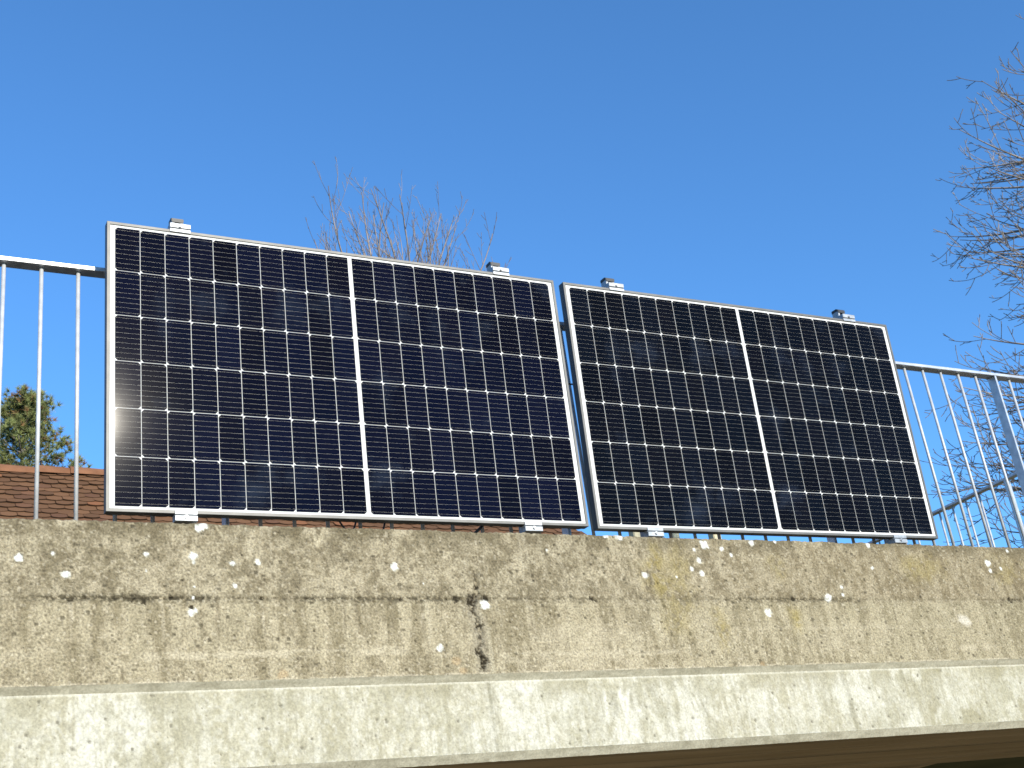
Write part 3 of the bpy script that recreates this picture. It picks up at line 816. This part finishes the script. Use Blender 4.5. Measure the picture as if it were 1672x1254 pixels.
# ------------------------------------------------------------------ bare trees
def grow(rg, out, p, d, L, r0, lvl, cfg):
    seg = cfg['seg'][lvl]; n = max(3, int(L / seg)); st = L / n
    p = np.array(p, float); d = np.array(d, float); d /= np.linalg.norm(d)
    pts, rad, dirs = [p.copy()], [r0], [d.copy()]
    bend = np.array([rg.gauss(0, 1), rg.gauss(0, 1), rg.gauss(0, 0.6)]) * cfg['wig'][lvl]
    for k in range(n):
        t = (k + 1) / n
        jit = np.array([rg.gauss(0, 1), rg.gauss(0, 1), rg.gauss(0, 1)]) * cfg['jit'][lvl]
        trop = cfg['trop'][lvl](t)
        d = d + (bend + np.array([0, 0, trop])) * st + jit * math.sqrt(st)
        d /= np.linalg.norm(d)
        p = p + d * st
        pts.append(p.copy()); rad.append(max(r0 * (1 - t * cfg['taper'][lvl]), cfg['rmin'])); dirs.append(d.copy())
    out.append((pts, rad, 6 if r0 > 0.03 else (5 if r0 > 0.012 else 3)))
    if lvl + 1 >= len(cfg['seg']): return
    nc = cfg['n'][lvl](L, rg); s0 = cfg['start'][lvl]
    for c in range(nc):
        t = s0 + (1 - s0) * (c + rg.uniform(0.1, 0.9)) / nc
        i = min(int(t * n), n - 1); u = t * n - i
        q = pts[i] * (1 - u) + pts[i + 1] * u
        dd = dirs[i]
        ref = np.cross(dd, [rg.gauss(0, 1), rg.gauss(0, 1), rg.gauss(0, 1)]); ref /= np.linalg.norm(ref) + 1e-9
        ref[2] += cfg['up'][lvl]; ref /= np.linalg.norm(ref)
        ang = rg.uniform(*cfg['ang'][lvl])
        cd = dd * math.cos(ang) + ref * math.sin(ang)
        cl = L * rg.uniform(*cfg['len'][lvl]) * (1.15 - 0.65 * t)
        cl = max(cl, cfg['minlen'][lvl])
        rr = np.interp(t, np.linspace(0, 1, len(rad)), rad) * cfg['rf'][lvl]
        grow(rg, out, q, cd, cl, max(rr, cfg['rmin'] * 1.15), lvl + 1, cfg)

def tree(name, base, polys_trunk, polys_crown, mt, mc, label):
    root = empty(name, base)
    tag(root, label, 'tree')
    for nm, pl, mm in (('trunk', polys_trunk, mt), ('crown', polys_crown, mc)):
        V, F = tubes(pl); V = V - np.array(base)
        o = add_obj(nm, quads_mesh(nm, V, F), mm, root, True)
    return root

# large tree at the right, trunk out of frame, twigs turning up at their ends
rg = random.Random(25)
T = np.array([8.92, 1.88, GZ])
trunk = [T + np.array([0.10 * math.sin(z * 0.5), 0.08 * math.cos(z * 0.7), z]) for z in np.linspace(0, 7.9, 20)]
trad = list(np.linspace(0.19, 0.03, 20))
cfgR = dict(seg=[0.10, 0.05, 0.035, 0.03], wig=[0.14, 0.35, 0.5, 0.6], jit=[0.035, 0.045, 0.05, 0.05],
            trop=[lambda t: -0.20 + 0.75 * t, lambda t: -0.9 + 3.6 * t, lambda t: 0.2 + 4.2 * t, lambda t: 5.0],
            taper=[0.88, 0.82, 0.72, 0.5], rmin=0.0032,
            n=[lambda L, r: max(5, int(L / 0.17)), lambda L, r: max(2, int(L / 0.12)), lambda L, r: max(0, int(L / 0.11))],
            start=[0.22, 0.2, 0.25], up=[0.0, -0.15, 0.5], ang=[(0.5, 1.0), (0.5, 1.0), (0.5, 0.95)],
            len=[(0.30, 0.50), (0.30, 0.55), (0.2, 0.4)], minlen=[0.25, 0.12, 0.05], rf=[0.55, 0.62, 0.7])
crown = []
LEFT = math.atan2(0.454, -0.891)
NR = 62
for k in range(NR):
    t = rg.random()
    if k < 30: h = 3.6 + 1.9 * (k + t) / 30          # low limbs seen through the railing
    elif k < 34: h = 5.5 + 0.5 * t
    else: h = 5.95 + 1.6 * (k - 34 + t) / 28
    if k % 3: az = LEFT + rg.gauss(0, 0.7)
    else: az = rg.uniform(0, 2 * math.pi)
    i = min(int(h / 7.9 * 19), 18)
    p0 = trunk[i] + (trunk[i + 1] - trunk[i]) * ((h / 7.9 * 19) - i)
    env = np.interp(h + GZ, [0.5, 1.2, 2.0, 2.6, 3.1, 3.8, 4.5, 5.2, 6.0], [2.2, 2.2, 1.95, 1.65, 1.5, 1.6, 1.15, 0.7, 0.5])
    el = 0.0 + 0.5 * max(0, h - 5) / 4 + rg.uniform(-0.15, 0.15)
    d = (math.cos(az) * math.cos(el), math.sin(az) * math.cos(el), math.sin(el))
    grow(rg, crown, p0, d, env * rg.uniform(0.72, 1.05), 0.030 * (1 - 0.4 * k / NR), 0, cfgR)
for k in range(4):
    az = 1.3 * k; d = (0.30 * math.cos(az), 0.30 * math.sin(az), 1.0)
    grow(rg, crown, trunk[-1 - k], d, 1.15, 0.024, 0, cfgR)
tree('bare_tree', tuple(T), [(trunk, trad, 10)], crown, M['bark'], M['twig'],
     'bare winter tree at the right edge, its grey branches reaching over the side railing')

# pollarded tree behind the left panel: upright whips
rg = random.Random(7)
B2 = np.array([9.35, 17.4, -0.12])
cfgM = dict(seg=[0.18, 0.10, 0.08], wig=[0.10, 0.20, 0.3], jit=[0.03, 0.04, 0.06],
            trop=[lambda t: 0.02 + 0.42 * t, lambda t: 1.7 - 0.6 * t, lambda t: 2.2],
            taper=[0.80, 0.75, 0.55], rmin=0.0052,
            n=[lambda L, r: max(5, int(L / 0.36)), lambda L, r: max(2, int(L / 0.26))],
            start=[0.30, 0.25], up=[0.0, 0.2], ang=[(0.55, 1.0), (0.45, 0.95)],
            len=[(0.28, 0.46), (0.20, 0.36)], minlen=[0.4, 0.12], rf=[0.62, 0.62])
crown = []
trunk = [B2 + np.array([0.12 * math.sin(z * 0.35), 0.1 * math.cos(z * 0.4), z]) for z in np.linspace(0, 10.4, 16)]
NL = 30
for k in range(NL):
    az = k * 2.39996; rr = math.sqrt((k + 0.6) / NL)
    el = 1.50 - 1.05 * rr + rg.uniform(-0.08, 0.08)
    d = (math.cos(az) * math.cos(el), math.sin(az) * math.cos(el), math.sin(el))
    h = 10.3 - 1.0 * rr * rg.uniform(0.5, 1.2)
    i = min(int(h / 10.4 * 15), 14)
    p0 = trunk[i] + (trunk[i + 1] - trunk[i]) * ((h / 10.4 * 15) - i)
    lean = 1 - 0.13 * rr * math.cos(az + 0.47)
    grow(rg, crown, p0, d, (4.0 - 0.45 * rr) * lean * rg.uniform(0.84, 1.04), 0.036, 0, cfgM)
tree('bare_tree', tuple(B2), [(trunk, list(np.linspace(0.24, 0.10, 16)), 10)], crown, M['bark'], M['pale_twig'],
     'bare tree with upright pale twigs rising behind the top of the left panel')

# ------------------------------------------------------------------ pine behind the roof
rg = random.Random(5)
PB = np.array([3.75, 30.4, -0.12]); PTOP = 14.35
pine = empty('pine_tree', tuple(PB))
tag(pine, 'green pine tree top behind the tiled roof at the left edge', 'tree')
ptr = [PB + np.array([0.1 * math.sin(z * 0.4), 0, z]) for z in np.linspace(0, PTOP - 0.25, 18)]
br, tuftc = [], []
for k in range(120):
    u = (k + rg.random()) / 120
    z = PTOP - 0.35 - 7.5 * u ** 1.25
    az = k * 2.39996
    L = (0.36 + 0.54 * (PTOP - z)) * rg.uniform(0.55, 1.1); L = min(L, 2.8)
    i = np.argmin([abs(q[2] - z) for q in ptr]); p = ptr[i].copy(); p[2] = z
    d = np.array([math.cos(az), math.sin(az), rg.uniform(0.1, 0.5)]); d /= np.linalg.norm(d)
    pts = [p]
    for s in range(6):
        d = d + np.array([rg.gauss(0, 0.12), rg.gauss(0, 0.12), 0.10]); d /= np.linalg.norm(d)
        pts.append(pts[-1] + d * L / 6)
    br.append((pts, list(np.linspace(0.03, 0.008, 7)), 4))
    for s in range(2, 7):
        for _ in range(3 + (s > 4) * 3):
            q = pts[s] + np.array([rg.gauss(0, 0.12), rg.gauss(0, 0.12), rg.gauss(0.06, 0.10)])
            tuftc.append((q, d + np.array([rg.gauss(0, 0.5), rg.gauss(0, 0.5), 0.5 + rg.gauss(0, 0.3)])))
for _ in range(14):
    tuftc.append((np.array([ptr[-1][0] + rg.gauss(0, 0.10), PB[1] + rg.gauss(0, 0.1), PTOP - abs(rg.gauss(0, 0.25)) - 0.1]), np.array([rg.gauss(0, .3), rg.gauss(0, .3), 1.0])))
vs, cols = [], []
for q, ax in tuftc:
    ax = ax / np.linalg.norm(ax)
    t = rg.random()
    base = np.array([0.150, 0.165, 0.055]) * (0.5 + 0.95 * t)
    if rg.random() < 0.10: base = np.array([0.20, 0.12, 0.05])
    for _ in range(34):
        d = ax * rg.uniform(0.3, 1.0) + np.array([rg.gauss(0, 0.6), rg.gauss(0, 0.6), rg.gauss(0, 0.6)]); d /= np.linalg.norm(d)
        w = np.cross(d, [rg.gauss(0, 1), rg.gauss(0, 1), rg.gauss(0, 1)]); w /= np.linalg.norm(w) + 1e-9
        l = rg.uniform(0.10, 0.20); h = 0.010
        vs += [q - w * h, q + w * h, q + d * l]
        cols.append(base * rg.uniform(0.8, 1.25))
V = np.array(vs) - PB
me = quads_mesh('crown', V, np.arange(len(V)).reshape(-1, 3))
set_face_color(me, 'leaf_tint', np.array(cols))
add_obj('crown', me, M['pine_needle'], pine)
V, F = tubes([(ptr, list(np.linspace(0.26, 0.02, 18)), 8)] + br)
add_obj('trunk', quads_mesh('trunk', V - PB, F), M['bark'], pine, True)
